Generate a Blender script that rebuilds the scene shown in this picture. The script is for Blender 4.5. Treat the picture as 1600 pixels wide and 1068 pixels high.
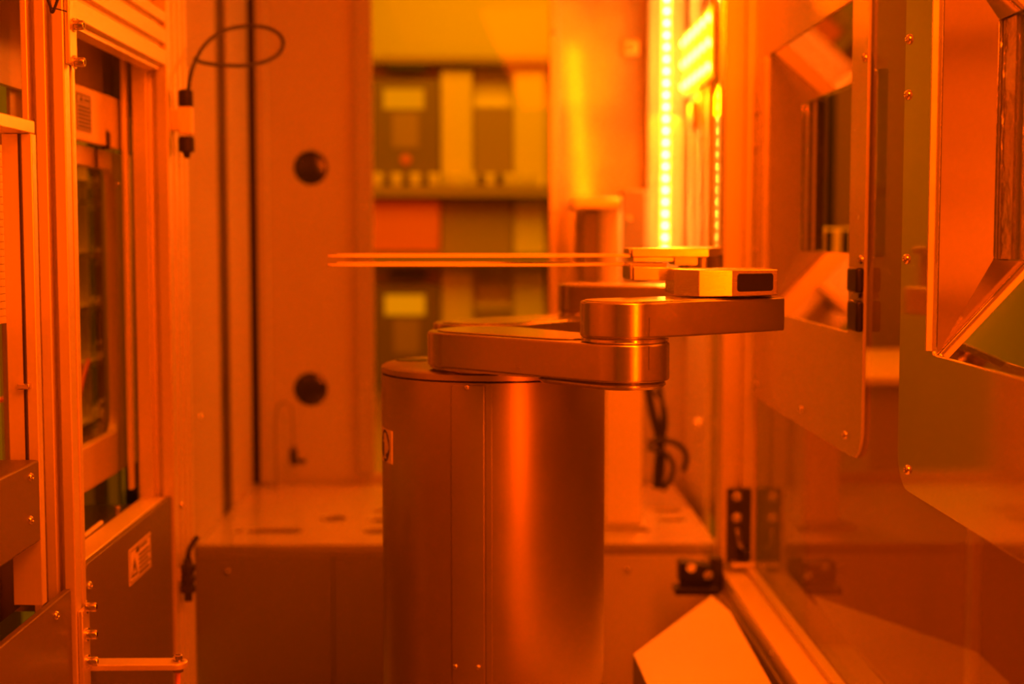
import bpy, bmesh, math, random
from mathutils import Vector, Matrix
from math import radians as R, sin, cos, tan, pi, atan
random.seed(7)
SC = bpy.context.scene
COL = SC.collection
for o in list(bpy.data.objects):
    bpy.data.objects.remove(o)

# ------------------------------------------------------------------ camera
F = 2222.2
TH = atan(164 / F); PS = atan(28 * cos(TH) / F)
CAM = Vector((0, 0, 1.35))
FWD = Vector((sin(PS) * cos(TH), cos(PS) * cos(TH), -sin(TH)))
RGT = Vector((cos(PS), -sin(PS), 0))
UP = RGT.cross(FWD)
cd = bpy.data.cameras.new('camera'); cam = bpy.data.objects.new('camera', cd); COL.objects.link(cam)
cam.matrix_world = Matrix((( RGT.x, UP.x, -FWD.x, CAM.x), (RGT.y, UP.y, -FWD.y, CAM.y), (RGT.z, UP.z, -FWD.z, CAM.z), (0, 0, 0, 1)))
cd.lens = 50; cd.sensor_width = 36; cd.clip_start = .02; cd.clip_end = 60
cd.dof.use_dof = True; cd.dof.focus_distance = 1.47; cd.dof.aperture_fstop = 3.1
SC.camera = cam

# ------------------------------------------------------------------ exposure, world
SC.view_settings.view_transform = 'Standard'; SC.view_settings.look = 'None'
SC.view_settings.exposure = 0.0; SC.view_settings.gamma = 1.0; SC.view_settings.use_curve_mapping = False
SC.cycles.max_bounces = 10; SC.cycles.transparent_max_bounces = 16
SC.cycles.sample_clamp_indirect = 6
w = bpy.data.worlds.new('world'); SC.world = w; w.use_nodes = True
w.node_tree.nodes['Background'].inputs[0].default_value = (1, .11, 0, 1)
w.node_tree.nodes['Background'].inputs[1].default_value = .015

# ------------------------------------------------------------------ large area lights
AMBER = (1, .08, 0); YELLOW = (1, .47, 0)
def area(name, loc, target, sx, sy, energy, color, spread=pi):
    l = bpy.data.lights.new(name, 'AREA'); l.shape = 'RECTANGLE'; l.size = sx; l.size_y = sy
    l.energy = energy; l.color = color; l.spread = spread
    o = bpy.data.objects.new(name, l); COL.objects.link(o); o.location = loc
    d = Vector(target) - Vector(loc)
    up = 'Y'
    o.rotation_euler = d.to_track_quat('-Z', up).to_euler()
    return o
area('ceiling_light', (-.02, 2.45, 2.2), (-.02, 2.45, 0), .75, 1.3, 6.5, AMBER)
area('ceiling_light', (-.02, .7, 2.2), (-.02, .7, 0), .75, 1.3, 3, AMBER)
area('led_strip_light', (.425, .80, 1.5), (-.1, 1.75, 1.3), .03, 1.2, 17, AMBER)
area('overhead_lamp', (.20, .75, 2.2), (-.2, 1.55, 1.2), .5, .9, 24, AMBER)
area('room_light', (.1, 4.5, 2.7), (.1, 5.2, .8), 1.6, 1.2, 42, YELLOW)
area('room_light', (1.5, 2.2, 2.6), (1.3, 2.4, 0), .8, 2.0, 55, (1, .17, 0))
area('room_light', (0, 6.6, 2.7), (0, 7.5, 1.9), 1.6, .4, 11, YELLOW)  # unseen lamp added to brighten the far wall
area('room_light', (-1.1, 2.2, 2.6), (-.75, 2.2, 1.3), .6, 1.2, 36, (1, .26, 0))

# ------------------------------------------------------------------ helpers
def ray(px, py):
    return (FWD * F + RGT * (px - 800) - UP * (py - 534))
def at(px, py, X=None, Y=None, Z=None):
    """point of the place where the line of sight through a picture point meets a plane"""
    d = ray(px, py)
    if X is not None: t = (X - CAM.x) / d.x
    elif Y is not None: t = (Y - CAM.y) / d.y
    else: t = (Z - CAM.z) / d.z
    return CAM + d * t

class MB:
    def __init__(s): s.bm = bmesh.new()
    def face(s, vs):
        try: return s.bm.faces.new(vs)
        except ValueError: return None
    def box(s, x0, x1, y0, y1, z0, z1):
        v = [s.bm.verts.new((x, y, z)) for z in (z0, z1) for (x, y) in ((x0, y0), (x1, y0), (x1, y1), (x0, y1))]
        for f in ((3, 2, 1, 0), (4, 5, 6, 7), (0, 1, 5, 4), (1, 2, 6, 5), (2, 3, 7, 6), (3, 0, 4, 7)):
            s.face([v[i] for i in f])
        return s
    def prism(s, poly, a0, a1, axis='z', org=(0, 0, 0)):
        """poly (u,v) ccw; axis z: u=x v=y; axis y: u=x v=z; axis x: u=y v=z"""
        def pt(u, v, a):
            p = {'z': (u, v, a), 'y': (u, a, v), 'x': (a, u, v)}[axis]
            return (p[0] + org[0], p[1] + org[1], p[2] + org[2])
        A = [s.bm.verts.new(pt(u, v, a0)) for u, v in poly]; B = [s.bm.verts.new(pt(u, v, a1)) for u, v in poly]
        n = len(poly)
        s.face(A[::-1]); s.face(B)
        for i in range(n): s.face([A[i], A[(i + 1) % n], B[(i + 1) % n], B[i]])
        return s
    def ring(s, outer, inner, a0, a1, axis='z'):
        def pt(u, v, a): return {'z': (u, v, a), 'y': (u, a, v), 'x': (a, u, v)}[axis]
        L = [[s.bm.verts.new(pt(u, v, a)) for u, v in loop] for loop in (outer, inner) for a in (a0, a1)]
        n = len(outer); Oa, Ob, Ia, Ib = L
        for i in range(n):
            j = (i + 1) % n
            s.face([Oa[i], Oa[j], Ob[j], Ob[i]]); s.face([Ia[j], Ia[i], Ib[i], Ib[j]])
            s.face([Oa[j], Oa[i], Ia[i], Ia[j]]); s.face([Ob[i], Ob[j], Ib[j], Ib[i]])
        return s
    def cyl(s, p0, p1, r, r2=None, n=28):
        return s.lathe([(0, r), (1, r if r2 is None else r2)], p0, p1, n)
    def lathe(s, prof, p0, p1, n=32):
        """prof: (t, radius), t runs 0..1 from p0 to p1"""
        p0 = Vector(p0); p1 = Vector(p1); d = p1 - p0; q = d.normalized().to_track_quat('Z', 'Y')
        rings = []
        for t, r in prof:
            c = p0 + d * t
            if r < 1e-7: rings.append([s.bm.verts.new(c)])
            else: rings.append([s.bm.verts.new(c + q @ Vector((r * cos(2 * pi * i / n), r * sin(2 * pi * i / n), 0))) for i in range(n)])
        for a, b in zip(rings, rings[1:]):
            if len(a) == 1 and len(b) == 1: continue
            for i in range(n):
                j = (i + 1) % n
                if len(a) == 1: s.face([a[0], b[j], b[i]])
                elif len(b) == 1: s.face([a[i], a[j], b[0]])
                else: s.face([a[i], a[j], b[j], b[i]])
        if len(rings[0]) > 1: s.face(rings[0][::-1])
        if len(rings[-1]) > 1: s.face(rings[-1])
        return s
    def tube(s, pts, r, n=10, smooth=3):
        P = [Vector(p) for p in pts]
        for _ in range(smooth):
            Q = [P[0]]
            for a, b in zip(P, P[1:]): Q += [a.lerp(b, .25), a.lerp(b, .75)]
            P = Q + [P[-1]]
        rings = []; up = None
        for i, p in enumerate(P):
            t = (P[min(i + 1, len(P) - 1)] - P[max(i - 1, 0)]).normalized()
            if up is None: up = t.orthogonal().normalized()
            up = (up - t * up.dot(t)).normalized(); bi = t.cross(up)
            rings.append([s.bm.verts.new(p + (up * cos(2 * pi * k / n) + bi * sin(2 * pi * k / n)) * r) for k in range(n)])
        for a, b in zip(rings, rings[1:]):
            for i in range(n): s.face([a[i], a[(i + 1) % n], b[(i + 1) % n], b[i]])
        s.face(rings[0][::-1]); s.face(rings[-1])
        return s
    def slab(s, pts, th, n=None):
        """flat plate through coplanar pts with thickness th to the back of the ccw side"""
        P = [Vector(p) for p in pts]
        if n is None: n = (P[1] - P[0]).cross(P[2] - P[0]).normalized()
        A = [s.bm.verts.new(p) for p in P]; B = [s.bm.verts.new(p - n * th) for p in P]
        k = len(P); s.face(A); s.face(B[::-1])
        for i in range(k): s.face([A[(i + 1) % k], A[i], B[i], B[(i + 1) % k]])
        return s
    def curved(s, cx, cy, r, a0, a1, z0, z1, th, n=12):
        """patch of a cylinder; angle 0 faces -Y, positive turns to +X"""
        g = []
        for i in range(n + 1):
            a = a0 + (a1 - a0) * i / n
            g.append([s.bm.verts.new((cx + rr * sin(a), cy - rr * cos(a), z)) for rr in (r, r + th) for z in (z0, z1)])
        for p, q in zip(g, g[1:]):
            s.face([p[2], q[2], q[3], p[3]]); s.face([q[0], p[0], p[1], q[1]])
            s.face([p[1], p[3], q[3], q[1]]); s.face([p[2], p[0], q[0], q[2]])
        s.face([g[0][0], g[0][2], g[0][3], g[0][1]]); s.face([g[-1][2], g[-1][0], g[-1][1], g[-1][3]])
        return s

OFF = {}
def obj(name, mb, mat, parent=None, bevel=0, seg=2, ang=35, cut=None):
    bm = mb.bm
    bmesh.ops.recalc_face_normals(bm, faces=bm.faces)
    off = OFF.get(parent.name, Vector((0, 0, 0))) if parent else Vector((0, 0, 0))
    if off.length: bmesh.ops.translate(bm, verts=bm.verts, vec=-off)
    me = bpy.data.meshes.new(name); bm.to_mesh(me); bm.free()
    o = bpy.data.objects.new(name, me); COL.objects.link(o)
    if cut is not None:
        bmesh.ops.recalc_face_normals(cut.bm, faces=cut.bm.faces)
        if off.length: bmesh.ops.translate(cut.bm, verts=cut.bm.verts, vec=-off)
        cm = bpy.data.meshes.new('c'); cut.bm.to_mesh(cm); cut.bm.free()
        co = bpy.data.objects.new('c', cm); COL.objects.link(co)
        md = o.modifiers.new('b', 'BOOLEAN'); md.object = co; md.operation = 'DIFFERENCE'; md.solver = 'EXACT'
        dg = bpy.context.evaluated_depsgraph_get(); dg.update()
        nm = bpy.data.meshes.new_from_object(o.evaluated_get(dg)); nm.name = name
        o.modifiers.clear(); o.data = nm; bpy.data.objects.remove(co); me = nm
    me.materials.clear(); me.materials.append(M[mat])
    for p in me.polygons: p.use_smooth = True
    me.set_sharp_from_angle(angle=R(ang))
    if parent: o.parent = parent
    if bevel:
        b = o.modifiers.new('bevel', 'BEVEL'); b.width = bevel; b.segments = seg; b.limit_method = 'ANGLE'; b.angle_limit = R(ang)
        b.harden_normals = False
    OFF[o.name] = off
    return o
def tag(o, label=None, cat=None, group=None, kind=None):
    if label: o['label'] = label
    if cat: o['category'] = cat
    if group: o['group'] = group
    if kind: o['kind'] = kind
    return o
def thing(name, label, cat, loc, group=None):
    o = bpy.data.objects.new(name, None); COL.objects.link(o); o.location = loc; o.empty_display_size = .05
    OFF[o.name] = Vector(loc)
    return tag(o, label, cat, group)
def struct(name, mb, mat, **k): return tag(obj(name, mb, mat, **k), kind='structure')
def copy_tree(o, delta, label, group=None):
    r = o.copy(); COL.objects.link(r); r.location = o.location + Vector(delta); r['label'] = label
    if group: r['group'] = group
    for ch in list(o.children):
        c = ch.copy(); COL.objects.link(c); c.parent = r
        for g in list(ch.children):
            d = g.copy(); COL.objects.link(d); d.parent = c
    return r

def rrect(u0, u1, v0, v1, r, n=6):
    """rounded rectangle loop, r = one radius or (ll, lr, ur, ul)"""
    if not isinstance(r, (tuple, list)): r = (r,) * 4
    P = []
    for (cu, cv, su, sv, a0), q in zip(((u0, v0, 1, 1, pi), (u1, v0, -1, 1, 1.5 * pi), (u1, v1, -1, -1, 0), (u0, v1, 1, -1, .5 * pi)), r):
        for i in range(n + 1):
            a = a0 + .5 * pi * i / n
            P.append((cu + su * q + q * cos(a), cv + sv * q + q * sin(a)))
    return P
def profile(w, h, sw=(), sh=(), g=.008, d=.008):
    """aluminium profile section with open slots at sw on the lower/upper sides and sh on the left/right sides"""
    P = [(0, 0)]
    for u in sorted(sw): P += [(u - g / 2, 0), (u - g / 2, d), (u + g / 2, d), (u + g / 2, 0)]
    P.append((w, 0))
    for v in sorted(sh): P += [(w, v - g / 2), (w - d, v - g / 2), (w - d, v + g / 2), (w, v + g / 2)]
    P.append((w, h))
    for u in sorted(sw, reverse=True): P += [(u + g / 2, h), (u + g / 2, h - d), (u - g / 2, h - d), (u - g / 2, h)]
    P.append((0, h))
    for v in sorted(sh, reverse=True): P += [(0, v + g / 2), (d, v + g / 2), (d, v - g / 2), (0, v - g / 2)]
    return P

def screw_mb(p, ax, r=.004, h=.0028, mb=None):
    """pan head screw with a cross recess, head top along ax"""
    mb = mb or MB(); p = Vector(p); ax = Vector(ax).normalized()
    mb.lathe([(-.2, r * 1.02), (.35, r), (.75, r * .8), (1, r * .5), (1, r * .42), (.55, r * .3), (.5, 0)], p, p + ax * h, 20)
    return mb
def screw(parent, p, ax=(0, -1, 0), r=.004, name='screw', mat='steel'):
    return obj(name, screw_mb(p, ax, r, r * .7), mat, parent)
def bolt_mb(p, ax, r=.005, L=.012, washer=True):
    """socket head cap screw with washer, standing out along ax"""
    mb = MB(); p = Vector(p); ax = Vector(ax).normalized()
    if washer: mb.cyl(p, p + ax * .0016, r * 1.45)
    mb.lathe([(0, r), (.9, r), (1, r * .88), (1, r * .55), (.5, r * .55), (.5, 0)], p + ax * .0016, p + ax * (.0016 + L), 24)
    return mb

# ------------------------------------------------------------------ materials
M = {}
def mat(name, col, metal=0., rough=.5, spec=.5, nscale=0, namt=0, brush=None, bump=0, bscale=60, aniso=0, emit=None, es=0):
    m = bpy.data.materials.new(name); m.use_nodes = True; nt = m.node_tree; b = nt.nodes['Principled BSDF']
    if not isinstance(col, tuple): col = (col, col, col)
    b.inputs['Base Color'].default_value = (*col, 1); b.inputs['Metallic'].default_value = metal
    b.inputs['Roughness'].default_value = rough; b.inputs['Specular IOR Level'].default_value = spec
    b.inputs['Anisotropic'].default_value = aniso
    tc = nt.nodes.new('ShaderNodeTexCoord')
    if nscale:
        mp = nt.nodes.new('ShaderNodeMapping'); mp.inputs['Scale'].default_value = brush or (1, 1, 1)
        nz = nt.nodes.new('ShaderNodeTexNoise'); nz.inputs['Scale'].default_value = nscale; nz.inputs['Detail'].default_value = 4
        nt.links.new(tc.outputs['Object'], mp.inputs[0]); nt.links.new(mp.outputs[0], nz.inputs['Vector'])
        mr = nt.nodes.new('ShaderNodeMapRange'); mr.inputs['To Min'].default_value = max(.02, rough - namt); mr.inputs['To Max'].default_value = rough + namt
        nt.links.new(nz.outputs['Fac'], mr.inputs['Value']); nt.links.new(mr.outputs[0], b.inputs['Roughness'])
        mx = nt.nodes.new('ShaderNodeMapRange'); mx.inputs['To Min'].default_value = .96; mx.inputs['To Max'].default_value = 1.04
        vm = nt.nodes.new('ShaderNodeVectorMath'); vm.operation = 'SCALE'; vm.inputs[0].default_value = col
        nt.links.new(nz.outputs['Fac'], mx.inputs['Value']); nt.links.new(mx.outputs[0], vm.inputs['Scale']); nt.links.new(vm.outputs[0], b.inputs['Base Color'])
    if bump:
        n2 = nt.nodes.new('ShaderNodeTexNoise'); n2.inputs['Scale'].default_value = bscale; n2.inputs['Detail'].default_value = 2
        mp2 = nt.nodes.new('ShaderNodeMapping'); mp2.inputs['Scale'].default_value = brush or (1, 1, 1)
        nt.links.new(tc.outputs['Object'], mp2.inputs[0]); nt.links.new(mp2.outputs[0], n2.inputs['Vector'])
        bp = nt.nodes.new('ShaderNodeBump'); bp.inputs['Strength'].default_value = bump; bp.inputs['Distance'].default_value = .002
        nt.links.new(n2.outputs['Fac'], bp.inputs['Height']); nt.links.new(bp.outputs[0], b.inputs['Normal'])
    if emit:
        b.inputs['Emission Color'].default_value = (*emit, 1); b.inputs['Emission Strength'].default_value = es
    M[name] = m
    return m
W = (.97, .9, .8)
def g(v): return (v, v * .93, v * .85)
mat('alu', g(.8), .5, .36, nscale=40, namt=.05, brush=(8, 8, .4))
mat('alu_bright', g(.8), .6, .3, nscale=40, namt=.05)
mat('panel', g(.48), 0, .38, nscale=12, namt=.05)
mat('panel_mid', g(.15), .1, .4, nscale=12, namt=.05)
mat('panel_front', g(.36), 0, .4, nscale=12, namt=.05)
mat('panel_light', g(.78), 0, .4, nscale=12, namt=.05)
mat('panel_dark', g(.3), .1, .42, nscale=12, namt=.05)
mat('sheet', g(.66), .35, .25, nscale=30, namt=.05)
mat('hammered', g(.62), .12, .09, nscale=30, namt=.02, bump=.006, bscale=420)
mat('hammered_bar', g(.7), .9, .13, nscale=30, namt=.03, bump=.45, bscale=70)
mat('mirror_clear', g(.76), 1, .025)
mat('steel', g(.72), .95, .16)
mat('polish', g(.66), .95, .13, nscale=20, namt=.03)
mat('mirror', g(.74), .75, .07, nscale=8, namt=.02)
mat('robot', g(.5), .95, .26, nscale=30, namt=.03, brush=(1, 1, 14))
mat('robot_top', g(.6), .8, .22, nscale=40, namt=.04)
mat('brushed', g(.8), .93, .27, nscale=50, namt=.012, brush=(1, 1, 30), bump=.003, bscale=120)
mat('column', g(.42), .85, .35, nscale=30, namt=.03)
mat('ceramic', g(.85), 0, .3)
mat('black', g(.012), 0, .4)
mat('rubber', g(.02), 0, .6)
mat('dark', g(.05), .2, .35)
mat('rail', g(.86), .15, .28)
mat('tray', g(.04), .3, .2)
mat('label', g(.8), 0, .5)
mat('label_dim', g(.38), 0, .5)
mat('ink', g(.06), 0, .6)
mat('amber_tube', (.7, .3, .2), 0, .4)
mat('white_plastic', g(.9), 0, .35)
mat('screen', (.02, .02, .02), 0, .3, emit=(1, .42, 0), es=.8)
mat('red_lamp', (.3, .02, .01), 0, .3, emit=(1, .04, .0), es=.9)
mat('yellow_paint', (.8, .7, .3), 0, .5)
mat('grey_box', (.2, .15, .08), .1, .45)
mat('brown_box', (.36, .26, .12), 0, .5)
mat('orange_box', (.8, .22, .1), 0, .5)
mat('room_wall', (.7, .6, .4), 0, .6)
mat('room_dark', (.2, .17, .12), 0, .6)
mat('led', (.1, .1, .1), 0, .3, emit=(1, .24, .018), es=170)
mat('led_halo_tape', (.7, .6, .4), 0, .4, emit=(1, .42, 0), es=.35)  # tape glow stands in for the LED halo on the housing
mat('led_panel_face', (.7, .6, .4), 0, .4, emit=(1, .62, 0), es=.9)
mat('led_far', (.1, .1, .1), 0, .3, emit=(1, .4, .03), es=40)
def glass(name, tint, rough=0., ior=1.45, haze=0.):
    m = bpy.data.materials.new(name); m.use_nodes = True; nt = m.node_tree; nt.nodes.clear()
    out = nt.nodes.new('ShaderNodeOutputMaterial'); mx = nt.nodes.new('ShaderNodeMixShader')
    tr = nt.nodes.new('ShaderNodeBsdfTransparent'); tr.inputs[0].default_value = (*tint, 1)
    gl = nt.nodes.new('ShaderNodeBsdfGlossy'); gl.inputs['Roughness'].default_value = rough
    fr = nt.nodes.new('ShaderNodeFresnel'); fr.inputs['IOR'].default_value = ior
    ge = nt.nodes.new('ShaderNodeNewGeometry'); inv = nt.nodes.new('ShaderNodeMath'); inv.operation = 'MULTIPLY'
    sub = nt.nodes.new('ShaderNodeMath'); sub.operation = 'SUBTRACT'; sub.inputs[0].default_value = 1
    nt.links.new(ge.outputs['Backfacing'], sub.inputs[1]); nt.links.new(fr.outputs[0], inv.inputs[0]); nt.links.new(sub.outputs[0], inv.inputs[1])
    nt.links.new(inv.outputs[0], mx.inputs[0]); nt.links.new(tr.outputs[0], mx.inputs[1]); nt.links.new(gl.outputs[0], mx.inputs[2])
    if haze:
        df = nt.nodes.new('ShaderNodeBsdfDiffuse'); df.inputs[0].default_value = (.8, .7, .6, 1)
        m2 = nt.nodes.new('ShaderNodeMixShader'); m2.inputs[0].default_value = haze
        nt.links.new(mx.outputs[0], m2.inputs[1]); nt.links.new(df.outputs[0], m2.inputs[2]); mx = m2
    nt.links.new(mx.outputs[0], out.inputs[0]); M[name] = m
glass('pane', (.93, .78, .55), haze=.07); glass('window_glass', (.95, .8, .3)); glass('foup', (.9, .75, .5), .02)  # pane haze: veil of reflected amber light mixed in as diffuse colour

# ================================================================== SETTING
ZF = .5                                                            # chamber floor
struct('floor', MB().box(-3, 4, -1.2, 7.6, -.05, 0), 'room_dark')
tag(obj('floor_chamber', MB().box(-.9, .75, -.7, 3.4, ZF - .02, ZF), 'panel_dark'), kind='structure')
struct('ceiling', MB().box(-.62, .6, -.7, 3.3, 2.26, 2.3), 'panel')
tag(obj('ceiling_room', MB().box(-3, 4, -1.2, 7.6, 2.85, 2.9), 'room_wall'), kind='structure')
struct('wall_front', MB().box(-.9, .75, -.72, -.68, ZF, 2.26), 'panel')
struct('wall_far', MB().box(-3, 4, 7.5, 7.6, 0, 2.85), 'yellow_paint')
struct('wall_right', MB().box(3.0, 3.1, -1.2, 7.6, 0, 2.85), 'room_dark')
struct('wall_left', MB().box(-3.1, -3, -1.2, 7.6, 0, 2.85), 'room_wall')

# back wall of the chamber ------------------------------------------------
YB = 3.25
def bx(px): return at(px, 370, Y=YB).x
def bz(py): return at(772, py, Y=YB).z
xl, xw0, xw1, xr = bx(420), bx(583), bx(858), .449
back = MB().box(xl - .1, xw0, YB, YB + .012, .6, 2.26)
cutb = MB()
holes = [at(485, 262, Y=YB), at(485, 608, Y=YB)]
for h in holes: cutb.cyl((h.x, YB - .05, h.z), (h.x, YB + .05, h.z), .0392, n=48)
wb = struct('wall_back', back, 'panel', cut=cutb)
for h in holes: obj('lens_plug', MB().lathe([(0, .0388), (.6, .0388), (1, .034), (1, 0)], (h.x, YB + .011, h.z), (h.x, YB + .004, h.z), 48), 'tray', wb)
fl = obj('flange', MB().prism(rrect(bx(556), xw0, bz(738), 2.26, (.012, 0.001, .001, .001)), YB - .012, YB, 'y'), 'panel_front', wb, bevel=.002)
for py in (50, 325, 601): screw(wb, (bx(569), YB - .012, bz(py)), r=.005)
obj('lower_panel', MB().box(xw0, xw1, YB, YB + .012, .6, bz(738)), 'panel', wb)
obj('groove_shade', MB().box(bx(391), bx(403), YB - .006, YB - .0005, .787, 2.26), 'dark', wb)  # dark strip standing in for the shade in the corner groove
obj('corner_trim', MB().box(bx(404), bx(420), YB - .02, YB - .0005, .787, 2.26), 'panel', wb, bevel=.002)
rp = struct('wall_back_right', MB().prism([(xw1, YB - .0045), (xr, YB), (xr, YB + .012), (xw1, YB + .012)], .6, 2.26, 'z'), 'hammered')
obj('flange', MB().box(xw1, xw1 + .022, YB - .012, YB - .0048, .786, 2.26), 'sheet', rp, bevel=.002)
for py in (52, 330): screw(rp, (xw1 + .011, YB - .012, bz(py)), r=.005)
wf = struct('window_1', MB().box(xw0, xw1, YB + .012, YB + .016, bz(738), 2.26), 'window_glass')

# left recess wall behind the far post
xlw = -.555; zd_ = at(700, 850, Y=2.6).z
lw = struct('wall_left_recess', MB().box(xlw - .02, xlw, 2.2, YB, .6, 2.26), 'dark')  # dark colour stands in for shade in the gaps between cover panels
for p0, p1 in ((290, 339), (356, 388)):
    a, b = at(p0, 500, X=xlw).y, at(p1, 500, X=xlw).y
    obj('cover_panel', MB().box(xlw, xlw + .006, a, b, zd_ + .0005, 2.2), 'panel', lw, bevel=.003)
s_ = at(313, 650, X=xlw + .006); screw(lw, s_, (1, 0, 0), r=.006)

# upper left wall above the load port
uw = struct('wall_left_upper', MB().box(-.56, -.50, .1, 2.2, 1.68, 2.26), 'panel')
screw(uw, at(263, 6, X=-.50), (1, 0, 0), r=.006)
# ================================================================== LEFT: posts and beam
XL = -.46
def yl(px, X=XL): return at(px, 370, X=X).y
def post(name, x0, y0, wx, wy, z0, z1, label, sw, sh, gslot=.008):
    t = thing(name, label, 'frame post', (x0 + wx / 2, y0 + wy / 2, z0), 'aluminium profile posts of the chamber')
    obj('profile', MB().prism(profile(wx, wy, sw, sh, gslot, .016), z0, z1, 'z', (x0, y0, 0)), 'alu', t, bevel=.0012)
    return t
y1 = 1.545
npost = post('profile_post', XL - .046, y1, .046, .04, ZF, 2.26, 'near aluminium profile post with narrow slots beside the two bolted brackets', (.011, .030), (.024,), .0075)
y2 = 2.03
fpost = post('profile_post', XL - .05, y2, .05, .13, ZF, 2.26, 'far aluminium profile post carrying the sensor with the looped cable', (.027,), (.035, .07, .105), .013)
# inner jamb of the far post
obj('rail', MB().box(XL - .063, XL - .0565, y2 - .012, y2 + .004, .99, 1.6), 'alu', fpost, bevel=.001)
for z_ in (at(285, 800, X=XL).z,): screw(fpost, at(283, 789, X=XL), (1, 0, 0), r=.005)
zb0 = at(120, 30, X=XL).z
beam = thing('profile_beam', 'horizontal aluminium profile beam running over the load port opening', 'frame beam', (XL - .02, 1.8, zb0))
obj('profile', MB().prism(profile(.04, .075, (.02,), (.026, .055), .008, .009), y1 + .041, y2 - .001, 'y', (XL - .04, 0, zb0)), 'alu', beam, bevel=.0012)
obj('inner_strip', MB().box(XL - .03, XL - .01, y1 + .042, y2 - .002, zb0 - .006, zb0 - .0005), 'alu_bright', beam)

# brackets with bolts on the near post
def bracket(label, pyt, pyb, bolts, foot=False):
    zt = at(120, pyt, X=XL).z; zb = at(120, pyb, X=XL).z
    t = thing('mounting_bracket', label, 'bracket', (XL + .004, y1 + .02, zb), 'bolted strip brackets on the near post')
    obj('plate', MB().box(XL + .0005, XL + .006, y1 + .003, y1 + .03, zb, zt), 'alu_bright', t, bevel=.0012)
    for b in bolts:
        p = at(118, b, X=XL + .006)
        obj('bolt', bolt_mb((XL + .006, y1 + .017, p.z), (1, 0, 0), .0052, .010), 'steel', t)
    if foot: obj('foot', MB().box(XL + .0005, XL + .022, y1 + .004, y1 + .018, zb - .004, zb + .004), 'alu_bright', t, bevel=.001)
    return t
bracket('upper strip bracket with two socket bolts at the top of the near post', -60, 107, (41, 98))
bracket('lower strip bracket with socket bolts below the load port panel edge', 955, 1110, (963, 1008, 1052), True)

# load port lower panel ----------------------------------------------------
zp = at(129, 891, X=XL).z
lp = thing('load_port_panel', 'sheet metal front panel below the load port opening carrying a warning label', 'panel', (XL, 1.8, ZF))
cp = MB(); yA, yBp = y1 + .05, y2 - .002
cp.prism(rrect(yA, yBp, ZF, zp, (.001, .001, .001, .014)), XL - .012, XL - .004, 'x')
obj('face', cp, 'panel_mid', lp, bevel=.0015)
obj('lip', MB().prism(rrect(yA, yBp, zp - .012, zp, .004), XL - .045, XL - .0125, 'x'), 'alu', lp, bevel=.0012)
obj('seam_strip', MB().box(XL - .012, XL - .005, y1 + .041, yA - .0015, ZF, zp - .01), 'alu', lp)
screw(lp, at(139, 914, X=XL - .004), (1, 0, 0), r=.005)
def sticker(parent, X, c, wdt, hgt, base='label', rows=5, big=True):
    """warning sticker on a plane X = const facing +X: c = centre"""
    y0, y1_, z0, z1_ = c.y - wdt / 2, c.y + wdt / 2, c.z - hgt / 2, c.z + hgt / 2
    s = obj('warning_label', MB().box(X, X + .0008, y0, y1_, z0, z1_), base, parent)
    m = MB(); e = X + .0008; f = e + .0004
    # frame
    q = .0025
    m.ring(rrect(y0 + q, y1_ - q, z0 + q, z1_ - q, .0005, 1), rrect(y0 + q + .0012, y1_ - q - .0012, z0 + q + .0012, z1_ - q - .0012, .0003, 1), e, f, 'x')
    if big:   # triangle with exclamation mark in the first third, heading and lines beside it
        ty0, ty1, tz0, tz1 = y0 + .08 * wdt, y0 + .36 * wdt, z0 + .16 * hgt, z0 + .68 * hgt
        tm = (ty0 + ty1) / 2
        tri = [(ty0, tz0), (ty1, tz0), (tm, tz1)]; cz = tz0 + (tz1 - tz0) * .36
        tin = [(tm + (a - tm) * .68, cz + (b - cz) * .68) for a, b in tri]
        m.ring(tri, tin, e, f, 'x')
        m.box(e, f, tm - .002, tm + .002, cz - .002, cz + (tz1 - cz) * .45); m.box(e, f, tm - .002, tm + .002, cz - .008, cz - .0045)
        hx0 = y0 + .42 * wdt
        m.box(e, f, y0 + .3 * wdt, y0 + .44 * wdt, z0 + .76 * hgt, z0 + .9 * hgt)
        m.box(e, f, y0 + .48 * wdt, y0 + .82 * wdt, z0 + .8 * hgt, z0 + .87 * hgt)
    else:
        tm = y0 + .35 * wdt
        m.prism([(tm - .008, z0 + .78 * hgt), (tm + .008, z0 + .78 * hgt), (tm, z0 + .92 * hgt)], e, f, 'x')
        m.box(e, f, y0 + .55 * wdt, y0 + .9 * wdt, z0 + .8 * hgt, z0 + .86 * hgt)
        m.box(e, f, y0 + .05 * wdt, y0 + .95 * wdt, z0 + .73 * hgt, z0 + .745 * hgt)
        hx0 = y0 + .15 * wdt
    for i in range(rows):
        z = z0 + hgt * (.64 - .5 * i / max(1, rows - 1)); L = y1_ - .06 * wdt - random.random() * .12 * wdt
        m.box(e, f, hx0, L, z - .0015, z + .0015)
    obj('printing', m, 'ink', s)
    return s
c0 = (at(201, 859, X=XL - .004) + at(202, 916, X=XL - .004)) / 2; c1 = (at(235, 832, X=XL - .004) + at(235, 883, X=XL - .004)) / 2
sticker(lp, XL - .004, (c0 + c1) / 2, (c1 - c0).y, .046)

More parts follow.
